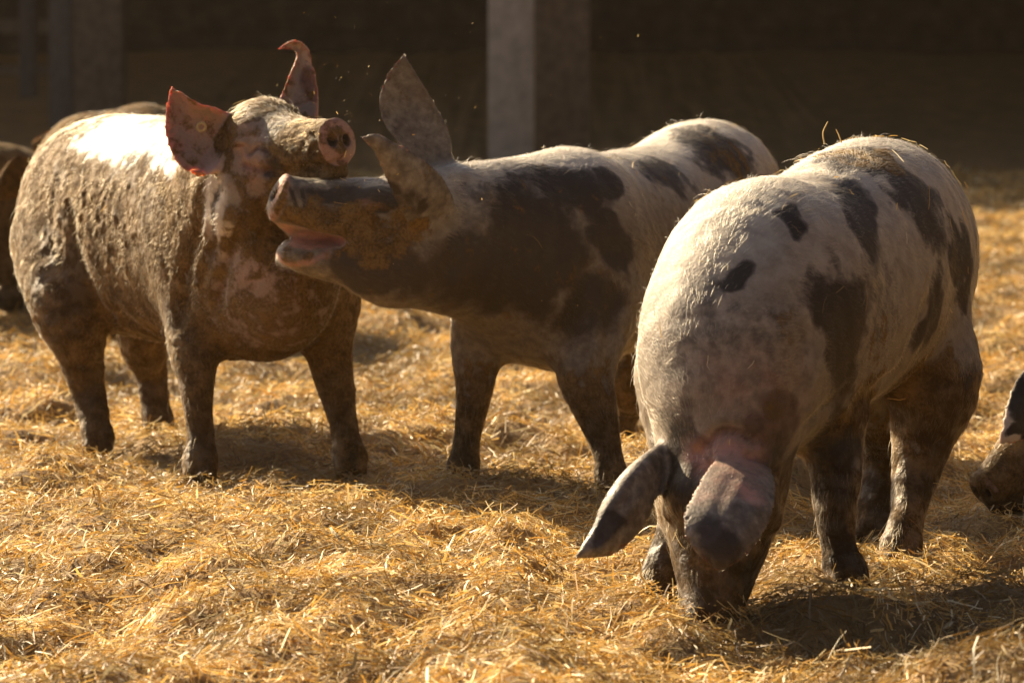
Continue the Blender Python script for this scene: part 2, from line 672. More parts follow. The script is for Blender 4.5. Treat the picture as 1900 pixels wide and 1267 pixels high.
    A['pink'] *= 1 - sstep(.005, -.001, dist['nostril'])
    A['mud'] = A['mud'] * (1 - nose_clean * nose) + nose * .25
    A['coat'] = np.maximum(A['coat'], sstep(.01, .0, dist['hoof']) * sstep(0.06, 0.03, V[:, 2]) * .7)
    for k, a in A.items():
        at = me.attributes.new(k, 'FLOAT', 'POINT')
        at.data.foreach_set('value', np.clip(a, 0, 1).astype(np.float32))
    tag(o, label, 'pig', group)
    if hairs:
        add_hair(o, V, F, Nn, flow, dict(A, ear=ctx['ear']), dist, hairs, hair_len, base, hair_tone, seed)
    print('pig', label[:30], len(V), round(time.time() - T0, 1))
    return o, ctx


def add_hair(o, V, F, Nn, flow, A, dist, n, ln, base, tone, seed):
    g = np.random.default_rng(seed)
    a = V[F]
    ar = np.linalg.norm(np.cross(a[:, 2] - a[:, 0], a[:, 3] - a[:, 1]), axis=1)
    bare = np.maximum.reduce([sstep(.008, .002, dist['nose']), sstep(.008, 0, dist['hoof']), A.get('bare', np.zeros(len(V)))])
    ar = ar * (1 - .55 * A['ear'][F].mean(1)) * (1 - 0.98 * bare[F].mean(1)) * (1 - 0.35 * A['mud'][F].mean(1))
    fi = g.choice(len(F), n, p=ar / ar.sum())
    w = g.random((n, 4)) ** 1.2
    w /= w.sum(1, keepdims=True)
    mix = lambda X: (X[F[fi]] * (w[:, :, None] if X.ndim == 2 else w)).sum(1)
    P, Nh, Fl = mix(V), nrm(mix(Nn)), mix(flow)
    Fl = Fl - (Fl * Nh).sum(1, keepdims=True) * Nh
    sw = np.stack([fbm(P * 14, 2, 5), fbm(P * 14, 2, 15), fbm(P * 14, 2, 25)], 1) - 0.5
    Fl = nrm(nrm(Fl) + sw * 1.5 + g.normal(0, .22, (n, 3)))
    Fl = nrm(Fl - (Fl * Nh).sum(1, keepdims=True) * Nh)
    thin, mud = mix(A['ear']), mix(A['mud'])
    top = sstep(0.6, 0.95, Nh[:, 2]) * (1 - thin)
    L = ln * g.uniform(.55, 1.25, n) * (1 - .62 * thin) * (1 + .5 * top)
    up = g.uniform(.04, .24, n) + .22 * top * g.random(n) + .05 * thin
    long = (g.random(n) < 0.012) & (thin < .3)
    L = np.where(long, L * 1.7, L)
    up = np.where(long, up + .4, up)
    D = nrm(Fl + Nh * up[:, None])
    K = 4
    pts = np.empty((n, K, 3), np.float32)
    bend = nrm(Fl * 1.0 - Nh * 0.12 + np.array([0, 0, -.25]) + g.normal(0, .12, (n, 3)))
    for k in range(K):
        t = k / (K - 1)
        pts[:, k] = P - Nh * 0.001 + (D * (t - .5 * t * t) + bend * (.5 * t * t))[:] * L[:, None]
    rad = np.array([1, .95, .75, .2], np.float32)[None] * g.uniform(.00010, .00018, n)[:, None] * (1 + .2 * mud[:, None])
    coat = sstep(.34, .62, mix(A['coat']) + (fbm(P * 45, 3, 3) - .5) * .4)
    W_, B_, M_, K_ = np.array((.50, .41, .28)), np.array((.045, .034, .024)), np.array((.15, .094, .037)), np.array((.60, .38, .27))
    c = W_[None] * (1 - coat[:, None]) + B_[None] * coat[:, None]
    pk = mix(A['pink'])[:, None] * .6
    c = c * (1 - pk) + K_ * pk
    mf = sstep(.25, .75, mud + (fbm(P * 26, 3, 8) - .5) * .8)[:, None] * .85
    c = c * (1 - mf) + M_ * mf
    df = (mix(A['dust']) * .6 * (1 - .6 * coat))[:, None]
    c = c * (1 - df) + np.array((.14, .095, .05)) * df
    c = np.clip(c * g.uniform(.45, 1.2, (n, 1)) * tone, 0.01, .9)
    hc = bpy.data.hair_curves.new('bristles')
    hc.add_curves([K] * n)
    hc.attributes['position'].data.foreach_set('vector', (pts - base.astype(np.float32)).ravel())
    ra = hc.attributes.get('radius') or hc.attributes.new('radius', 'FLOAT', 'POINT')
    ra.data.foreach_set('value', rad.astype(np.float32).ravel())
    ca = hc.attributes.new('hcol', 'FLOAT_COLOR', 'POINT')
    cc = np.ones((n, K, 4), np.float32)
    cc[:, :, :3] = c[:, None, :]
    ca.data.foreach_set('color', cc.ravel())
    hc.materials.append(HAIR)
    ob = bpy.data.objects.new('bristles', hc)
    COL.objects.link(ob)
    ob.parent = o


def blob(ctx, px, py, rx, ry, ang=0, depth=None):
    """soft ellipsoidal spot of the hide round the skin point seen at (px, py); sizes in pixels"""
    V = ctx['V']
    d2 = (ctx['px'] - px) ** 2 + (ctx['py'] - py) ** 2
    c = np.where(d2 < max(14.0 ** 2, d2.min() + 4))[0]
    ci = c[V[c, 1].argmin()]
    sc_ = V[ci, 1] / FPX
    wp = np.stack([fbm(V * 11 + 7.3, 3, int(py)), fbm(V * 11 + 3.1, 3, int(py) + 40), fbm(V * 11, 3, int(py) + 80)], 1) - .5
    q = (V + wp * .11 - V[ci]) / sc_
    ca, sa = math.cos(R(ang)), math.sin(R(ang))
    x = q[:, 0] * ca - q[:, 2] * sa
    z = q[:, 0] * sa + q[:, 2] * ca
    dr = depth or 1.4 * max(rx, ry)
    wob = (fbm(V * 16, 3, int(px)) - .5) * .6
    r = np.sqrt((x / rx) ** 2 + (z / ry) ** 2 + (q[:, 1] / dr) ** 2) + wob
    return np.clip(1.62 - r, 0, 1)


def spots(ctx, key, L, amt=1.0, op='max'):
    for s in L:
        b = blob(ctx, *s[:5]) * amt
        A = ctx['A']
        if op == 'max':
            A[key] = np.maximum(A[key], b)
        else:
            A[key] = A[key] * (1 - .9 * np.clip(b, 0, 1))


def e(pts, Y):
    Y = np.interp(np.linspace(0, 1, len(pts)), np.linspace(0, 1, len(Y)), Y)
    return [W(a, b, y) for (a, b), y in zip(pts, Y)]


def wl(px, py, Y, r):
    return np.r_[W(px, py, Y), r]


# --- right pig: seen from the front, head down in the straw
def paint_r(c):
    V, A = c['V'], c['A']
    spots(c, 'coat', [(1600, 285, 80, 32, 8), (1600, 385, 36, 78, -22), (1712, 372, 38, 100, -32), (1795, 455, 24, 75, -20), (1490, 412, 40, 17, 12),
                      (1385, 493, 36, 19, -10), (1560, 560, 50, 80, -12), (1572, 660, 45, 95, 6), (1738, 590, 22, 78, 12), (1800, 545, 20, 36, 0),
                      (1265, 850, 34, 70, 8), (1445, 810, 44, 60, 20), (1700, 760, 120, 70, 0), (1255, 930, 35, 60, 0), (1560, 800, 40, 70, 0), (1460, 900, 40, 80, 0)])
    spots(c, 'coat', [(1150, 985, 36, 30, -40), (1330, 1010, 60, 40, 0)], .85)
    A['clean_sunlit'] = np.maximum(A['clean_sunlit'], .16 * sstep(.52, .72, V[:, 2]))  # upper back paled: sunlight put into the coat colour
    fa = (1 - c['ear']) * sstep(.05, .01, c['dist']['head']) * sstep(880, 940, c['py'])  # mud on the muzzle, darkened to stand in for shade behind the ear
    A['mud'] = np.maximum(A['mud'], fa * .85)
    A['coat'] = np.maximum(A['coat'], fa * .30)
    A['coat'] = np.maximum(A['coat'], c['ear'] * .40)
    A['pink'] = np.maximum(A['pink'], c['ear'] * .03)
    A['pink'] *= 1 - .8 * c['ear']
    spots(c, 'coat', [(1318, 1020, 50, 30, 0), (1150, 985, 36, 26, -40)], c['ear'] * .62)
    A['mud'] *= 1 - .85 * c['ear']
    A['dust'] = np.maximum(A['dust'], sstep(.72, .25, V[:, 2]) * .8) * (1 - .5 * c['ear'])
    spots(c, 'coat', [(1250, 620, 75, 160, 0), (1400, 660, 140, 160, 0), (1330, 520, 60, 60, 0), (1640, 560, 90, 120, 0), (1480, 640, 70, 120, 0)], .36)  # grey skin tone that also stands in for shade on neck and flank
    A['pink'] = np.maximum.reduce([A['pink'], blob(c, 1370, 830, 70, 42) * .75, blob(c, 1410, 900, 25, 25) * .9, blob(c, 1430, 730, 110, 70) * .22, blob(c, 1330, 900, 40, 40) * .35])
    spots(c, 'mud', [(1340, 830, 90, 55, 0)], .8, op='cut')
    spots(c, 'mud', [(1650, 640, 60, 70, 0), (1450, 740, 60, 50, 0), (1750, 640, 50, 80, 0), (1480, 600, 40, 60, 0)], .36)
    spots(c, 'mud', [(1320, 1080, 90, 70, 0), (1620, 760, 90, 60, 0), (1720, 780, 120, 110, 0)], .95)
    A['mud'] = np.maximum(A['mud'], blob(c, 1620, 275, 100, 22) * .6)
    A['wet'] = np.maximum.reduce([A['wet'], sstep(.42, .2, V[:, 2]) * (1 - c['ear']), blob(c, 1110, 1000, 50, 50) * .8])


R_L = [
    leg([(.545, 6.84, .38, .09), wl(1548, 850, 6.77, .052), wl(1550, 930, 6.74, .040), wl(1556, 1010, 6.72, .031), wl(1572, 1062, 6.70, .036)]),
    leg([(.31, 6.76, .36, .09), wl(1275, 900, 6.70, .055), wl(1262, 960, 6.68, .040), wl(1236, 1040, 6.64, .034), wl(1218, 1090, 6.61, .035)]),
    leg([(.725, 7.36, .49, .12), wl(1728, 690, 7.24, .095), wl(1715, 800, 7.22, .062), wl(1700, 870, 7.20, .046), wl(1685, 950, 7.14, .033), wl(1672, 1018, 7.09, .037)]),
    leg([(.62, 7.45, .45, .12), wl(1630, 740, 7.50, .075), wl(1640, 830, 7.58, .047), wl(1628, 910, 7.56, .036), wl(1622, 962, 7.53, .037)]),
]
rb_h = head(W(1348, 850, 6.53), W(1316, 1182, 6.40), (0, -.95, .20), 1.0, jowl=1.1)
rb_e = [Ear(e([(1245, 815), (1205, 838), (1158, 878), (1124, 925), (1098, 985), (1070, 1031)], (6.54, 6.46, 6.42, 6.38, 6.33)),
            e([(1250, 885), (1218, 915), (1200, 960), (1168, 1004), (1125, 1030), (1070, 1034)], (6.52, 6.44, 6.40, 6.36, 6.33)), (-.012, -.035, .012)),
        Ear(e([(1350, 835), (1318, 870), (1288, 920), (1270, 968), (1288, 1018), (1335, 1056)], (6.45, 6.36, 6.29, 6.23, 6.21, 6.20)),
            e([(1420, 850), (1432, 890), (1434, 935), (1415, 985), (1378, 1032), (1338, 1057)], (6.46, 6.38, 6.30, 6.25, 6.21, 6.20)), (0, -.03, 0))]
pigR, ctxR = build_pig('white pig with black spots at the front right, head down rooting in the straw',
    [(.785, 7.60, .50, .07, .09), (.755, 7.52, .525, .155, .195), (.70, 7.37, .535, .19, .232), (.62, 7.14, .515, .195, .235), (.535, 6.93, .488, .19, .224), (.435, 6.74, .46, .18, .225), (.385, 6.62, .41, .14, .17)],
    R_L, rb_h, rb_e,
    neck=[(.45, 6.78, .48, .17, .20), (.395, 6.64, .42, .150, .175), (.365, 6.55, .33, .122, .135)],
    paint=paint_r, ear_sss=.10, hairs=170000, nose_clean=0, creases=[
        ([(1292, 838), (1325, 800), (1370, 795), (1405, 812)], .007, .010), ([(1395, 840), (1425, 850), (1445, 880)], .008, .009),
        ([(1500, 800), (1530, 770), (1575, 735)], .012, .018), ([(1600, 750), (1660, 705), (1700, 640), (1720, 580)], .014, .022), ([(1480, 770), (1490, 700), (1500, 640)], .008, .03),
        ([(1402, 890), (1385, 930), (1362, 985)], .0025, .012), ([(1360, 880), (1335, 930), (1320, 985)], .002, .012), ([(1195, 890), (1155, 940), (1112, 1000)], .004, .010)], base=(.5, 6.95, 0), group='pigs playing and rooting in the straw', hair_len=.021, seed=3)


# --- middle pig: head turned left, mouth open
def paint_m(c):
    V, A = c['V'], c['A']
    spots(c, 'coat', [(1005, 435, 82, 105, -20), (1065, 345, 70, 40, 20), (1150, 348, 26, 30, -30), (1240, 312, 52, 34, 30), (1150, 440, 34, 40, 0),
                      (1308, 375, 10, 30, 0), (1345, 272, 85, 34, 25), (700, 520, 70, 40, 0), (650, 352, 100, 16, 0), (700, 350, 60, 22, 0)])
    spots(c, 'coat', [(780, 500, 60, 50, 0), (900, 500, 110, 70, 0), (960, 550, 110, 60, 0), (1110, 560, 80, 60, 0), (620, 400, 40, 30, 0), (792, 398, 10, 14, 0)], .7)
    A['coat'] = np.maximum(A['coat'], sstep(.42, .30, V[:, 2]) * .34)
    A['mud'] = np.maximum.reduce([A['mud'], blob(c, 640, 430, 120, 60) * .75, blob(c, 1360, 280, 70, 40) * .45, np.full(len(V), .18)])
    A['dust'] = np.maximum.reduce([A['dust'], c['ear'] * .8, sstep(-.15, -.28, V[:, 0]) * .85, sstep(.70, .52, V[:, 2]) * .95])
    A['coat'] = np.maximum.reduce([A['coat'], c['ear'] * .35, sstep(-.2, -.3, V[:, 0]) * .4])
    A['pink'] = np.maximum.reduce([A['pink'], blob(c, 708, 388, 18, 9) * .45, sstep(.003, .0, c['dist']['mouth']), blob(c, 560, 455, 62, 7) * .8])
    A['clean_sunlit'] = np.maximum(A['clean_sunlit'], .4 * sstep(.56, .70, V[:, 2]) * sstep(-.15, .1, V[:, 0]))  # sun on the middle pig's back, painted as lighter hair
    A['coat'] *= 1 - sstep(.006, .001, c['dist']['mouth'])
    A['mud'] *= 1 - sstep(.006, .001, c['dist']['mouth'])


M_L = [
    leg([(-.03, 8.42, .40, .10), wl(888, 640, 8.38, .062), wl(880, 720, 8.36, .041), wl(868, 800, 8.35, .032), wl(857, 872, 8.34, .037)]),
    leg([(.17, 8.36, .38, .11), wl(1086, 690, 8.26, .064), wl(1112, 780, 8.23, .043), wl(1128, 840, 8.21, .032), wl(1138, 890, 8.20, .037)]),
    leg([(.34, 9.30, .42, .13), wl(1175, 690, 9.22, .075), wl(1168, 745, 9.30, .045), wl(1152, 785, 9.30, .036), wl(1148, 812, 9.29, .036)]),
    leg([(.58, 9.22, .42, .13), wl(1395, 690, 9.15, .08), wl(1400, 760, 9.22, .045), wl(1398, 800, 9.20, .036), wl(1395, 825, 9.18, .036)]),
]
mO, mD = W(745, 445, 8.12), W(512, 364, 8.055)
mF, mT, mU = frame(mD - mO, (.25, 0, .97))
jawM = [Tube([np.r_[W(720, 492, 8.10), .065, .06], np.r_[W(640, 488, 8.07), .054, .047], np.r_[W(578, 482, 8.06), .045, .036], np.r_[W(534, 471, 8.055), .037, .025]], k=.02, flow=-1, tag='head'),
        Tube([np.r_[W(624, 444, 8.05), .045, .011], np.r_[W(572, 443, 8.03), .05, .016], np.r_[W(490, 428, 8.01), .06, .024]], up=mU, k=.010, sub=True, tag='mouth'),
        Ball(W(574, 459, 8.05), (.05, .024, .010), np.array([mF, mT, mU]), k=.008, tag='mouth')]
m_e = [Ear(e([(790, 440), (768, 424), (745, 388), (718, 330), (700, 288), (675, 256)], (8.10, 8.02, 7.955, 7.93, 7.91, 7.90)),
           e([(800, 443), (830, 415), (839, 380), (828, 345), (805, 315), (772, 290), (735, 268), (700, 250), (675, 256)], (8.10, 8.07, 8.05, 8.02, 7.99, 7.95, 7.92, 7.90, 7.90)), (-.004, -.022, .01)),
       Ear(e([(772, 310), (738, 262), (712, 222), (707, 180), (725, 132), (749, 104)], (8.17, 8.2, 8.22)),
           e([(838, 310), (832, 250), (803, 192), (775, 145), (750, 104)], (8.2, 8.22, 8.22)), (.01, .025, 0))]
pigM, ctxM = build_pig('white pig with dark patches in the middle, mouth open against the muddy pig',
    [(.555, 9.55, .49, .07, .09), (.52, 9.46, .51, .155, .20), (.465, 9.30, .525, .185, .232), (.345, 9.00, .485, .19, .222), (.235, 8.74, .465, .195, .228), (.125, 8.48, .455, .18, .232), (.05, 8.34, .42, .14, .18)],
    M_L, head(mO, mD, (.25, 0, .97), .98, jaw=jawM), m_e,
    neck=[(.10, 8.44, .485, .17, .205), (-.02, 8.29, .51, .145, .185), (-.13, 8.18, .525, .12, .16), (-.21, 8.12, .53, .10, .135)],
    paint=paint_m, nose_clean=.35, ear_sss=.04, hairs=150000, creases=[
        ([(682, 396), (704, 384), (726, 395)], .009, .008), ([(668, 395), (655, 440), (668, 490)], .006, .012), ([(640, 352), (655, 375), (650, 400)], .004, .010),
        ([(545, 345), (552, 370), (548, 400)], .003, .006), ([(562, 345), (568, 372), (564, 405)], .003, .006), ([(860, 330), (868, 420), (850, 500)], .010, .022),
        ([(1060, 640), (1085, 590), (1095, 520)], .010, .025), ([(1135, 700), (1142, 620), (1150, 540)], .012, .022)], base=(.2, 8.8, 0), group='pigs playing and rooting in the straw', hair_len=.022, seed=5)


# --- left pig: caked in mud, snout raised to the right
def paint_l(c):
    V, A = c['V'], c['A']
    A['mud'] = np.maximum(A['mud'], .84)
    A['wet'] = np.maximum.reduce([A['wet'], np.full(len(V), .3), blob(c, 110, 520, 70, 110) * .8, blob(c, 300, 560, 70, 90) * .6])
    spots(c, 'mud', [(200, 245, 125, 50, -4), (290, 250, 60, 40, 0), (300, 300, 40, 22, -20), (385, 380, 26, 60, 0)], op='cut')
    spots(c, 'clean_sunlit', [(200, 238, 140, 50, -4), (290, 295, 50, 22, -20), (395, 370, 22, 60, 0)])
    spots(c, 'mud', [(480, 260, 60, 50, 0), (500, 200, 50, 20, 0), (420, 350, 40, 60, 0), (470, 330, 40, 60, 0)], .45, op='cut')
    A['mud'] *= 1 - .6 * c['ear'] * sstep(470, 440, c['px'])
    A['dust'] = np.maximum(A['dust'], sstep(.03, .0, c['dist']['head']) * .6)
    A['mud'] = np.maximum(A['mud'], blob(c, 560, 265, 90, 35) * .8)
    spots(c, 'coat', [(515, 310, 46, 50, 0), (480, 285, 20, 14, 0), (545, 240, 55, 18, 10), (262, 275, 50, 14, -25), (560, 160, 22, 30, 0), (300, 340, 40, 20, -30)], .8)
    A['pink'] = np.maximum.reduce([A['pink'], A['thin'] * .5, blob(c, 450, 330, 40, 60) * .55, blob(c, 480, 590, 150, 110) * .55, blob(c, 560, 560, 90, 80) * .5, blob(c, 430, 480, 60, 40) * .45, blob(c, 445, 240, 30, 50) * .4])
    spots(c, 'mud', [(480, 590, 140, 110, 0), (430, 480, 70, 40, 0)], .34, op='cut')
    A['mud'] *= 1 - .5 * c['ear'] * sstep(490, 510, c['px'])
    A['pink'] = np.maximum(A['pink'], c['ear'] * sstep(565, 580, c['px']) * .7)
    A['wet'] = np.maximum.reduce([A['wet'], blob(c, 240, 380, 120, 110) * .5, blob(c, 90, 350, 50, 60) * .5])


L_L = [
    leg([(-.68, 8.66, .42, .11), wl(362, 640, 8.52, .063), wl(366, 720, 8.46, .041), wl(372, 800, 8.43, .031), wl(372, 862, 8.40, .037)]),
    leg([(-.43, 8.60, .40, .10), wl(607, 640, 8.57, .056), wl(626, 730, 8.56, .040), wl(640, 800, 8.55, .031), wl(650, 852, 8.54, .037)]),
    leg([(-1.06, 9.26, .45, .15), wl(128, 560, 9.06, .095), wl(150, 660, 9.04, .055), wl(165, 725, 9.05, .040), wl(176, 780, 9.01, .034), wl(182, 812, 8.99, .036)]),
    leg([(-.86, 9.42, .42, .13), wl(270, 620, 9.42, .07), wl(280, 690, 9.46, .042), wl(288, 745, 9.44, .034), wl(294, 780, 9.42, .036)]),
]
l_e = [Ear(e([(436, 222), (405, 204), (365, 192), (338, 174), (318, 164)], (8.32, 8.27, 8.30)),
           e([(420, 292), (398, 316), (368, 325), (332, 302), (309, 252), (309, 205), (318, 164)], (8.28, 8.24, 8.30)), (.005, .05, 0), th=.0048),
       Ear(e([(516, 200), (528, 168), (542, 132), (553, 106), (545, 93), (530, 89), (518, 92)], (8.38, 8.42, 8.40)),
           e([(584, 240), (588, 200), (585, 150), (576, 112), (568, 86), (545, 76), (518, 91)], (8.38, 8.40, 8.40)), (-.01, .02, 0), th=.0048)]
pigL, ctxL = build_pig('mud-caked pig standing at the left with its pink snout raised',
    [(-1.10, 9.52, .49, .07, .09), (-1.06, 9.44, .51, .155, .20), (-.99, 9.30, .52, .19, .24), (-.875, 9.08, .51, .192, .262), (-.745, 8.85, .505, .188, .262), (-.63, 8.64, .49, .172, .258), (-.535, 8.47, .455, .155, .220), (-.49, 8.38, .41, .11, .15)],
    L_L, head(W(455, 308, 8.40), W(630, 262, 8.10), (-.10, .12, .98), 1.0, jowl=1.25) , l_e, extra=[Ball(W(492, 236, 8.34), (.066, .066, .062), k=.05, tag='head')],
    neck=[(-.62, 8.64, .53, .18, .22), (-.575, 8.50, .60, .15, .18), (-.58, 8.42, .645, .115, .135)],
    paint=paint_l, hairs=80000, nose_clean=.8, lump=.004, creases=[
        ([(122, 400), (135, 470), (160, 540), (190, 590)], .013, .03), ([(398, 345), (384, 400), (388, 460), (372, 520)], .007, .016), ([(372, 335), (362, 400), (340, 500), (322, 590)], .010, .022),
        ([(440, 440), (415, 490), (395, 560)], .012, .02), ([(452, 284), (472, 273), (492, 284)], .009, .007), ([(446, 305), (470, 318), (505, 322)], .006, .010),
        ([(560, 312), (590, 318), (625, 306), (650, 292)], .008, .007), ([(572, 240), (578, 265), (574, 290)], .004, .007), ([(550, 240), (556, 262), (550, 290)], .003, .007), ([(190, 590), (240, 600), (300, 640)], .008, .02)], ear_sss=1.0, base=(-.75, 8.9, 0), group='pigs playing and rooting in the straw', hair_len=.020, seed=11)


# --- pigs at the edges, standing in a plain pose turned about the vertical
def plain_pig(label, loc, ang, paint=None, h=.007, hairs=20000, headlow=0.0, seed=2, scale=1.0, earfwd=0.0, earup=0.0, near_ear=None, lying=False):
    a = R(ang)
    f, s = np.array([math.cos(a), math.sin(a), 0]), np.array([-math.sin(a), math.cos(a), 0])
    loc = np.asarray(loc, float)

    def w(x, y, z):
        return loc + scale * (f * x + s * y + np.array([0, 0, z]))

    def row(x, y, z, *r):
        return np.r_[w(x, y, z), np.array(r) * scale]
    legs = []
    for x, y in ((.33, .11), (.30, -.11)):
        legs.append(leg([row(x, y, .38, .10), row(x + .02, y, .26, .062), row(x, y, .15, .042), row(x + .01, y, .03, .036)]))
    for x, y in ((-.40, .12), (-.36, -.12)):
        legs.append(leg([row(x, y, .44, .14), row(x + .06, y, .31, .085), row(x - .05, y, .20, .045), row(x - .02, y, .03, .036)]))
    if lying:
        legs = []
        for y in (-1, 1):
            legs.append(leg([row(.33, .11 * y, .36, .10), row(.46, .15 * y, .24, .06), row(.36, .17 * y, .20, .042), row(.52, .18 * y, .185, .036)]))
            legs.append(leg([row(-.38, .12 * y, .42, .15), row(-.20, .18 * y, .30, .09), row(-.42, .2 * y, .21, .045), row(-.22, .21 * y, .185, .036)]))
    O = w(.62, 0, .56 - .34 * headlow)
    D = w(.90 + .02 * headlow, 0, .46 - .42 * headlow)
    ears = []
    for y in (-1, 1):
        ears.append(Ear([w(.60, .085 * y, .66 - .30 * headlow), w(.66 + earfwd * .4, .15 * y, .70 - .33 * headlow + earup * .6), w(.76 + earfwd, .19 * y, .60 - .42 * headlow + earup)],
                        [w(.55, .095 * y, .58 - .30 * headlow), w(.62 + earfwd * .4, .19 * y, .56 - .33 * headlow + earup * .6), w(.76 + earfwd, .195 * y, .595 - .42 * headlow + earup)], (0.02 * f + 0.02 * s * y), th=.007))
    if near_ear:
        ears[0] = Ear(*near_ear)
    return build_pig(label, [row(-.64, 0, .48, .07, .09), row(-.56, 0, .51, .15, .19), row(-.40, 0, .525, .185, .23), row(-.15, 0, .50, .19, .24), row(.12, 0, .495, .19, .24), row(.33, 0, .48, .175, .23), row(.45, 0, .46, .14, .18)],
                     legs, head(O, D, (0, 0, 1) if headlow < .5 else f * .8 + np.array([0, 0, .6]), scale), ears,
                     neck=[row(.32, 0, .50, .17, .20), row(.48, 0, .52 - .12 * headlow, .145, .18), row(.60, 0, .555 - .27 * headlow, .11, .13)],
                     ear_sss=.08, h=h, paint=paint, hairs=hairs, base=loc, group='pigs at the edge of the group', seed=seed)


def paint_h(c):
    spots(c, 'coat', [(1908, 740, 24, 60, 0), (1895, 800, 30, 14, 0), (1880, 930, 40, 20, 0)])
    c['A']['mud'] = np.maximum(c['A']['mud'], .35)
    c['A']['dust'][:] = .7 - .5 * c['ear']
    c['A']['mud'] *= 1 - .8 * c['ear']
    c['A']['clean_sunlit'] = np.maximum(c['A']['clean_sunlit'], c['ear'] * .6)
    c['A']['wet'] = np.maximum(c['A']['wet'], blob(c, 1840, 895, 20, 20))


def paint_b(c):
    c['A']['mud'][:] = .85


plain_pig('pig cut off by the picture edge, low snout and black-marked ear beside the spotted pig', (1.597, 8.199, 0), 215, paint_h, .006, 40000, 1.0, 21, .85,
          near_ear=(e([(1985, 700), (1935, 682), (1900, 690), (1876, 732), (1863, 780), (1856, 818)], (7.95, 7.86, 7.80, 7.76, 7.73, 7.72)),
                    e([(1995, 775), (1950, 790), (1925, 800), (1900, 812), (1878, 820), (1857, 820)], (7.95, 7.84, 7.78, 7.75, 7.73, 7.72)), (0, -.02, 0), .0065))
plain_pig('brown muddy pig lying in the straw at the far left edge, one ear swept back', (-2.1, 13.2, -.15), 6, paint_b, .008, 16000, .2, 23, 1.0, -.31, .22, lying=True)
plain_pig('blurred muddy pig farther back, behind the white rump of the mud-caked pig', (-1.30, 12.6, 0), -100, paint_b, .008, 16000, .3, 23, .955)
print('pigs done', time.time() - T0)
# ------------------------------------------------------------------ ground
FEET = [(float(l[0].r[-1][0]), float(l[0].r[-1][1])) for l in R_L + M_L + L_L]


def gheight(x, y):
    P = np.stack([x, y], -1).reshape(-1, 2)
    h = (fbm(P * 2.6, 3, 40) - .5) * .15 + (fbm(P * 7.5, 3, 50) - .5) * .095 + (fbm(P * 0.7, 2, 60) - .5) * .05
    h = h - .034
    for fx, fy in FEET:                                   # straw trodden down round each foot
        mk = .85 * np.exp(-((P[:, 0] - fx) ** 2 + (P[:, 1] - fy) ** 2) / .12 ** 2)
        h = h * (1 - mk) - .028 * mk
    return (h + .75 * sstep(27, 40, P[:, 1])).reshape(np.shape(x))


xs = np.unique(np.round(np.r_[np.arange(-2.6, 2.6, .022), np.linspace(-60, -2.6, 60), np.linspace(2.6, 60, 60)], 4))
ys = np.unique(np.round(np.r_[np.linspace(-30, 4.4, 40), np.arange(4.4, 12, .022), np.linspace(12, 25, 160), np.linspace(25, 90, 60)], 4))
X, Yg = np.meshgrid(xs, ys)
Z = gheight(X, Yg)
V = np.stack([X, Yg, Z], -1).reshape(-1, 3)
nx = len(xs)
ii, jj = np.meshgrid(np.arange(nx - 1), np.arange(len(ys) - 1))
b = (jj * nx + ii).ravel()
F = np.stack([b, b + 1, b + nx + 1, b + nx], 1)
m, nt, bs, out = new_mat('bedding_soil')
co = N(nt, 'ShaderNodeTexCoord').outputs['Object']
n1, n2 = noise(nt, 5, 6, .65, co), noise(nt, 70, 5, .65, co)
c1 = mixc(nt, ss(nt, n1, .35, .65), (.16, .095, .034), (.36, .215, .07))
nt.links.new(mixc(nt, ss(nt, n2, .4, .7), c1, (.42, .27, .10)), bs.inputs['Base Color'])
bs.inputs['Roughness'].default_value = .85
bp = N(nt, 'ShaderNodeBump')
bp.inputs['Strength'].default_value = 1.0
bp.inputs['Distance'].default_value = .02
nt.links.new(n2, bp.inputs['Height'])
nt.links.new(bp.outputs[0], bs.inputs['Normal'])
ground = mesh_obj('ground', V, F, m)
tag(ground, 'uneven golden ground under the straw bedding', 'ground', kind='structure')


# ------------------------------------------------------------------ straw
def straw_mesh(name, P, L, Wd, az, tilt, roll, curl, col, mat, lift):
    n = len(P)
    d = np.stack([np.cos(az) * np.cos(tilt), np.sin(az) * np.cos(tilt), np.sin(tilt)], 1)
    up = np.array([0, 0, 1.0])
    sd = nrm(np.cross(d, up))
    nn = np.cross(sd, d)
    cr, sr = np.cos(roll)[:, None], np.sin(roll)[:, None]
    sd, nn = sd * cr + nn * sr, nn * cr - sd * sr
    K = 4
    V = np.empty((n, K, 2, 3), np.float32)
    for k in range(K):
        t = k / (K - 1) - .5
        c = P + d * (t * L)[:, None] + nn * ((.25 - t * t) * curl * L)[:, None] + sd * ((t * t * 2 * t) * curl * L * .8)[:, None]
        c[:, 2] += lift
        wv = (Wd * (1 - .35 * abs(t)))[:, None] * .5
        V[:, k, 0], V[:, k, 1] = c - sd * wv, c + sd * wv
    b = (np.arange(n) * K * 2)[:, None, None]
    q = np.array([[2 * k, 2 * k + 1, 2 * k + 3, 2 * k + 2] for k in range(K - 1)])
    F = (b + q[None]).reshape(-1, 4)
    o = mesh_obj(name, V.reshape(-1, 3), F, mat, smoothed=False)
    at = o.data.attributes.new('scol', 'FLOAT_COLOR', 'POINT')
    c4 = np.ones((n, K * 2, 4), np.float32)
    c4[:, :, :3] = col[:, None]
    at.data.foreach_set('color', c4.ravel())
    return o


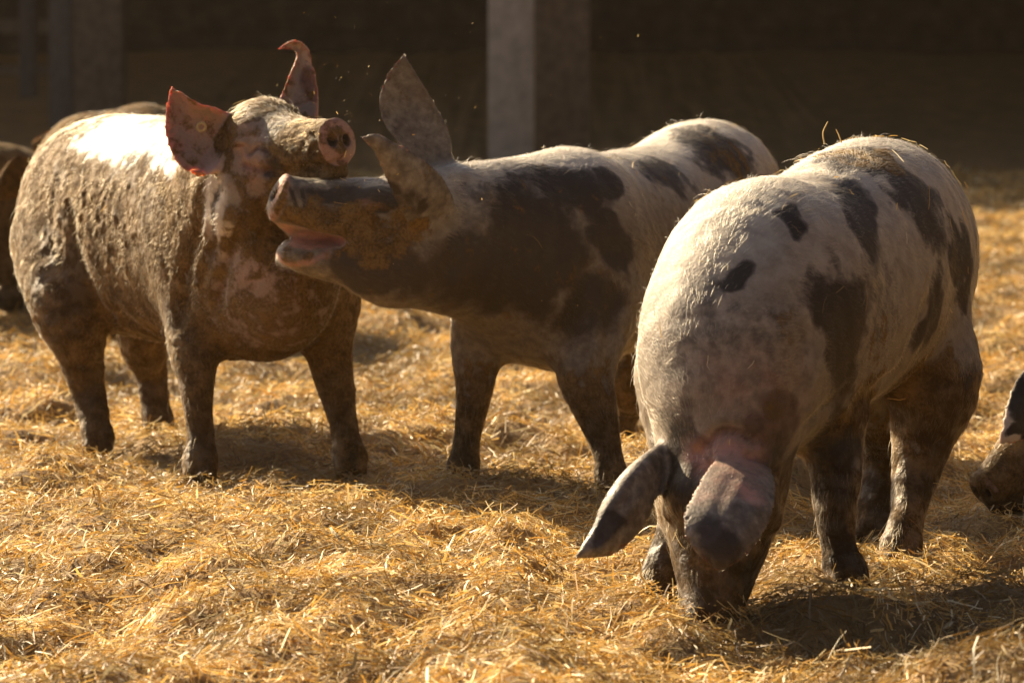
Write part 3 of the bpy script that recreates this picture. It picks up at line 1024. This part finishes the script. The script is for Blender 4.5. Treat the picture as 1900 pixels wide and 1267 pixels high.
m, nt, bs, out = new_mat('straw')
sc_at = attr(nt, 'scol', 'Color')
nt.links.new(sc_at, bs.inputs['Base Color'])
bs.inputs['Roughness'].default_value = .5
bs.inputs['Specular IOR Level'].default_value = .42
tr = N(nt, 'ShaderNodeBsdfTranslucent')
nt.links.new(sc_at, tr.inputs[0])
mx = N(nt, 'ShaderNodeMixShader')
mx.inputs[0].default_value = .3
nt.links.new(bs.outputs[0], mx.inputs[1])
nt.links.new(tr.outputs[0], mx.inputs[2])
nt.links.new(mx.outputs[0], out.inputs[0])
STRAW = m


def straw_cols(n, P, g):
    pal = np.array([(.78, .51, .155), (.69, .40, .085), (.85, .65, .28), (.90, .79, .48), (.50, .27, .06), (.28, .15, .04)])
    c = pal[g.choice(6, n, p=[.27, .20, .22, .14, .11, .06])]
    damp_shade = np.maximum(sstep(.52, .64, fbm(P[:, :2] * 2.7, 4, 77)), .8 * sstep(.56, .66, fbm(P[:, :2] * 6.5, 3, 78)))[:, None]  # dark patches: damp straw, plus shade of hollows painted into the colour
    c = c * (1 - .68 * damp_shade) + np.array((.085, .052, .02)) * .68 * damp_shade
    return c * g.uniform(.75, 1.15, (n, 1))


g = np.random.default_rng(99)
# density falls with distance; pieces get a little longer and broader far away
NS = 680000
y = 4.6 * (26 / 4.6) ** (g.random(NS) ** 1.25)
x = g.uniform(-1, 1, NS) * (.195 * y + .8)
far = np.clip((y - 8) / 14, 0, 1)
L = g.gamma(2.5, .0098, NS).clip(.007, .15) * (1 + 1.2 * far)
Wd = g.uniform(.0010, .0032, NS) * np.where(g.random(NS) < .06, 1.8, 1) * (1 + 1.8 * far)
P = np.stack([x, y, gheight(x, y)], 1)
# lie along the local slope
ex = .03
az = g.uniform(0, 2 * math.pi, NS)
dz = (gheight(x + ex * np.cos(az), y + ex * np.sin(az)) - gheight(x - ex * np.cos(az), y - ex * np.sin(az))) / (2 * ex)
tilt = np.arctan(dz) + g.normal(0, .27, NS) + np.where(g.random(NS) < .05, g.uniform(-.9, .9, NS), 0)
lift = g.random(NS) ** 2 * .028 + .002 + np.abs(np.sin(tilt)) * L * .2
st = straw_mesh('straw_bedding', P, L, Wd, az, tilt, g.normal(0, .8, NS), g.normal(0, .35, NS), straw_cols(NS, P, g), STRAW, lift)
tag(st, 'golden chopped straw spread over the whole yard', 'straw', kind='stuff')
print('straw', time.time() - T0)


# ------------------------------------------------------------------ barn behind
def box(c, s, rot=0):
    c, s = np.asarray(c, float), np.asarray(s, float) / 2
    v = np.array([(x, y, z) for z in (-1, 1) for x, y in ((-1, -1), (1, -1), (1, 1), (-1, 1))], float) * s
    ca, sa = math.cos(rot), math.sin(rot)
    v = np.stack([v[:, 0] * ca - v[:, 1] * sa, v[:, 0] * sa + v[:, 1] * ca, v[:, 2]], 1) + c
    f = np.array([(3, 2, 1, 0), (4, 5, 6, 7), (0, 1, 5, 4), (1, 2, 6, 5), (2, 3, 7, 6), (3, 0, 4, 7)])
    return v, f


def boxes(name, L, mat, parent=None, loc=(0, 0, 0)):
    Vs, Fs, k = [], [], 0
    for b in L:
        v, f = box(*b)
        Vs.append(v)
        Fs.append(f + k)
        k += 8
    o = mesh_obj(name, np.vstack(Vs), np.vstack(Fs), mat, loc, parent, smoothed=False)
    bv = o.modifiers.new('bevel', 'BEVEL')
    bv.width = .012
    bv.segments = 2
    return o


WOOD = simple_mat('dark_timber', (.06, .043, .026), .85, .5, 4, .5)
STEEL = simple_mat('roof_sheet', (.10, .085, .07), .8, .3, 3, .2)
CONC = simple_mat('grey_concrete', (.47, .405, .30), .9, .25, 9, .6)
SHADEC = simple_mat('shaded_concrete', (.12, .108, .088), .9, .25, 14, .5)  # darker copy of the concrete: barn shade put into the colour
barn = bpy.data.objects.new('barn', None)
COL.objects.link(barn)
barn.location = (0, 32, 0)
tag(barn, 'dark open-fronted barn with timber walls behind the pigs', 'barn')
bl = (0, 32, 0)
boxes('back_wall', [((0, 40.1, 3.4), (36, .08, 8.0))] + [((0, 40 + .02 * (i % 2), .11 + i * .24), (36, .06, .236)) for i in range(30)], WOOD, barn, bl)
for sx in (1,):  # wing wall out of view, added to cut sky light from the right
    boxes('sky_block_wall', [((sx * (6.6 + .02 * (i % 2)), 18.5, .11 + i * .24), (.06, 43.0, .236)) for i in range(20)], WOOD, barn, bl)
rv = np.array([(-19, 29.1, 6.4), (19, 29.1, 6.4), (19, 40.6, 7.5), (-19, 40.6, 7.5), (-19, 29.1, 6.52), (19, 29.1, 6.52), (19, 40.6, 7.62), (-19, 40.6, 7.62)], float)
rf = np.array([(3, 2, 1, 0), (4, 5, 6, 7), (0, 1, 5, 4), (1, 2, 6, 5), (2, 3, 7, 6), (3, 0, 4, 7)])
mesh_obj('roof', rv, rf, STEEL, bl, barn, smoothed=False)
POSTW = simple_mat('brown_post_rail', (.19, .138, .086), .85, .35, 12, .5)
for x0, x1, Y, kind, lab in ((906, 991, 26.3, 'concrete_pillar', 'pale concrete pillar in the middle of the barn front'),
                             (993, 1094, 26.9, 'brown_post', 'broad brown post right behind the pale middle pillar'),  # darker right-hand part beside a pillar, built as its own brown box
                             (93, 134, 30.0, 'concrete_pillar', 'dim grey pillar at the left with a brown post beside it'),
                             (136, 228, 30.8, 'brown_post', 'brown post beside the dim grey pillar at the left'),
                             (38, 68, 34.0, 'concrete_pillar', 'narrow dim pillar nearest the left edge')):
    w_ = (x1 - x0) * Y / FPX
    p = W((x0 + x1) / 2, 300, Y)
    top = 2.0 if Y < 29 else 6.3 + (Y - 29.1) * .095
    mt = POSTW if kind == 'brown_post' else (CONC if x0 > 500 else SHADEC)
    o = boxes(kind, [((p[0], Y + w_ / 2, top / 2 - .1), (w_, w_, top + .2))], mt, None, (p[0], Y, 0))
    tag(o, lab, 'pillar' if kind == 'concrete_pillar' else 'post', 'concrete pillars of the barn' if kind == 'concrete_pillar' else 'brown posts of the barn')
for i, z in enumerate((.55, .98, 1.42)):
    boxes('rail', [((-4.9, 36.0, z), (2.4, .05, .13))], POSTW, barn, bl)

# ------------------------------------------------------------------ small things
g = np.random.default_rng(5)


def stalk(pts, r, label, group='loose straw stalks'):
    c = catmull(pts, 6)
    Vs, Fs = [], []
    for i, p in enumerate(c):
        t = nrm(c[min(i + 1, len(c) - 1)] - c[max(i - 1, 0)])
        a = nrm(np.cross(t, (0.3, 1, .2)))
        b_ = np.cross(t, a)
        rr = r * (1 - .5 * i / len(c))
        for k in range(6):
            Vs.append(p + rr * (a * math.cos(k * math.pi / 3) + b_ * math.sin(k * math.pi / 3)))
    for i in range(len(c) - 1):
        for k in range(6):
            Fs.append((i * 6 + k, i * 6 + (k + 1) % 6, i * 6 + 6 + (k + 1) % 6, i * 6 + 6 + k))
    o = mesh_obj('straw_stalk', Vs, Fs, STALK, c[0])
    tag(o, label, 'straw stalk', group)


STALK = simple_mat('stalk', (.62, .46, .20), .5, .2, 40, 0)
stalk([W(1530, 268, 7.30), W(1527, 246, 7.30), W(1536, 226, 7.28)], .0016, 'thin bent straw standing on the back of the spotted pig, taller one')
stalk([W(1562, 266, 7.30), W(1556, 250, 7.30), W(1551, 240, 7.29)], .0016, 'short straw standing on the rump of the spotted pig, beside the taller one')
# chaff thrown up between the heads
n = 200
px, py = np.r_[g.normal(680, 90, 120), g.uniform(400, 1300, 80)], np.r_[g.normal(240, 90, 120), g.uniform(20, 620, 80)]
Yc = g.uniform(7.0, 9.6, n)
P = np.array([W(a, b_, c_) for a, b_, c_ in zip(px, py, Yc)])
ch = straw_mesh('flying_chaff', P, g.gamma(2.0, .0012, n).clip(.001, .007), g.uniform(.0006, .0016, n), g.uniform(0, 6.28, n), g.uniform(-1.5, 1.5, n), g.uniform(0, 3, n), g.normal(0, .3, n), straw_cols(n, P, g) * 1.2, STRAW, 0)
tag(ch, 'specks of chaff flying in the air round the two heads', 'chaff', kind='stuff')
# straw flecks stuck to the three hides
FP, FD = [], []
for cx, nfl in ((ctxL, 170), (ctxM, 110), (ctxR, 150)):
    Vv, Nv = cx['V'], cx['N']
    wgt = np.clip(.25 + Nv[:, 2], .05, 1.2) * (1 - cx['ear'])
    ix = g.choice(len(Vv), nfl, p=wgt / wgt.sum())
    t = g.normal(0, 1, (nfl, 3))
    t = nrm(t - (t * Nv[ix]).sum(1, keepdims=True) * Nv[ix] * .92)
    FP.append(Vv[ix] + Nv[ix] * .007)
    FD.append(t)
FP, FD = np.vstack(FP), np.vstack(FD)
n = len(FP)
fk = straw_mesh('straw_flecks', FP, g.gamma(3, .0075, n).clip(.008, .06), g.uniform(.0007, .0018, n), np.arctan2(FD[:, 1], FD[:, 0]), np.arcsin(np.clip(FD[:, 2], -1, 1)), g.normal(0, .8, n), g.normal(0, .4, n), straw_cols(n, FP, g), STRAW, 0)
tag(fk, 'bits of straw and chaff stuck to the muddy backs of the pigs', 'straw', kind='stuff')
# ear tag
tv = ctxL
c0 = W(374, 236, 8.268)
a = np.linspace(0, 2 * math.pi, 25)[:-1]
Vs, Fs = [], []
for i, t in enumerate(a):
    for k in range(8):
        q = k * math.pi / 4
        rr = .0085 + .003 * math.cos(q)
        Vs.append(c0 + np.array([rr * math.cos(t), .003 * math.sin(q), rr * math.sin(t)]))
        Fs.append((i * 8 + k, ((i + 1) % 24) * 8 + k, ((i + 1) % 24) * 8 + (k + 1) % 8, i * 8 + (k + 1) % 8))
mesh_obj('ear_tag', Vs, Fs, simple_mat('tag_plastic', (.45, .34, .15), .45, .2, 200, 0), (-.75, 8.9, 0), pigL)
# dust kicked up at the front hoof of the mud-caked pig
c0 = W(350, 868, 8.28)
u, v = np.meshgrid(np.linspace(0, 2 * math.pi, 33)[:-1], np.linspace(0, math.pi, 18))
Vs = np.stack([.17 * np.sin(v) * np.cos(u), .14 * np.sin(v) * np.sin(u), .13 * np.cos(v)], -1).reshape(-1, 3) + c0
Fs = [(r * 32 + q, r * 32 + (q + 1) % 32, (r + 1) * 32 + (q + 1) % 32, (r + 1) * 32 + q) for r in range(17) for q in range(32)]
dm = bpy.data.materials.new('kicked_dust')
dm.use_nodes = True
dn = dm.node_tree
dn.nodes.remove(dn.nodes['Principled BSDF'])
tc = N(dn, 'ShaderNodeTexCoord').outputs['Object']
mp = N(dn, 'ShaderNodeMapping')
mp.inputs['Scale'].default_value = (1 / .17, 1 / .14, 1 / .13)
dn.links.new(tc, mp.inputs[0])
gr = N(dn, 'ShaderNodeTexGradient', gradient_type='SPHERICAL')
dn.links.new(mp.outputs[0], gr.inputs[0])
den = math_(dn, 'MULTIPLY', math_(dn, 'MULTIPLY', math_(dn, 'POWER', gr.outputs[1], 1.3), ss(dn, noise(dn, 14, 4, .6, tc), .38, .68)), 9.0)
pv = N(dn, 'ShaderNodeVolumePrincipled')
pv.inputs['Color'].default_value = (.85, .72, .52, 1)
dn.links.new(den, pv.inputs['Density'])
dn.links.new(pv.outputs[0], dn.nodes['Material Output'].inputs['Volume'])
o = mesh_obj('dust', Vs, np.array(Fs), dm, c0)
tag(o, 'puff of pale dust at the front hoof of the mud-caked pig', 'dust', kind='stuff')
# dusty air lit by the low sun
hz = boxes('haze', [((0, 28, 7.5), (150, 150, 20))], None)
hz.modifiers.clear()
hm = bpy.data.materials.new('dusty_air')
hm.use_nodes = True
hn = hm.node_tree
hn.nodes.remove(hn.nodes['Principled BSDF'])
pv = N(hn, 'ShaderNodeVolumePrincipled')
pv.inputs['Color'].default_value = (1, .83, .58, 1)
pv.inputs['Density'].default_value = .00032
pv.inputs['Anisotropy'].default_value = .3
hn.links.new(pv.outputs[0], hn.nodes['Material Output'].inputs['Volume'])
hz.data.materials.append(hm)
tag(hz, kind='stuff')
print('script', time.time() - T0)
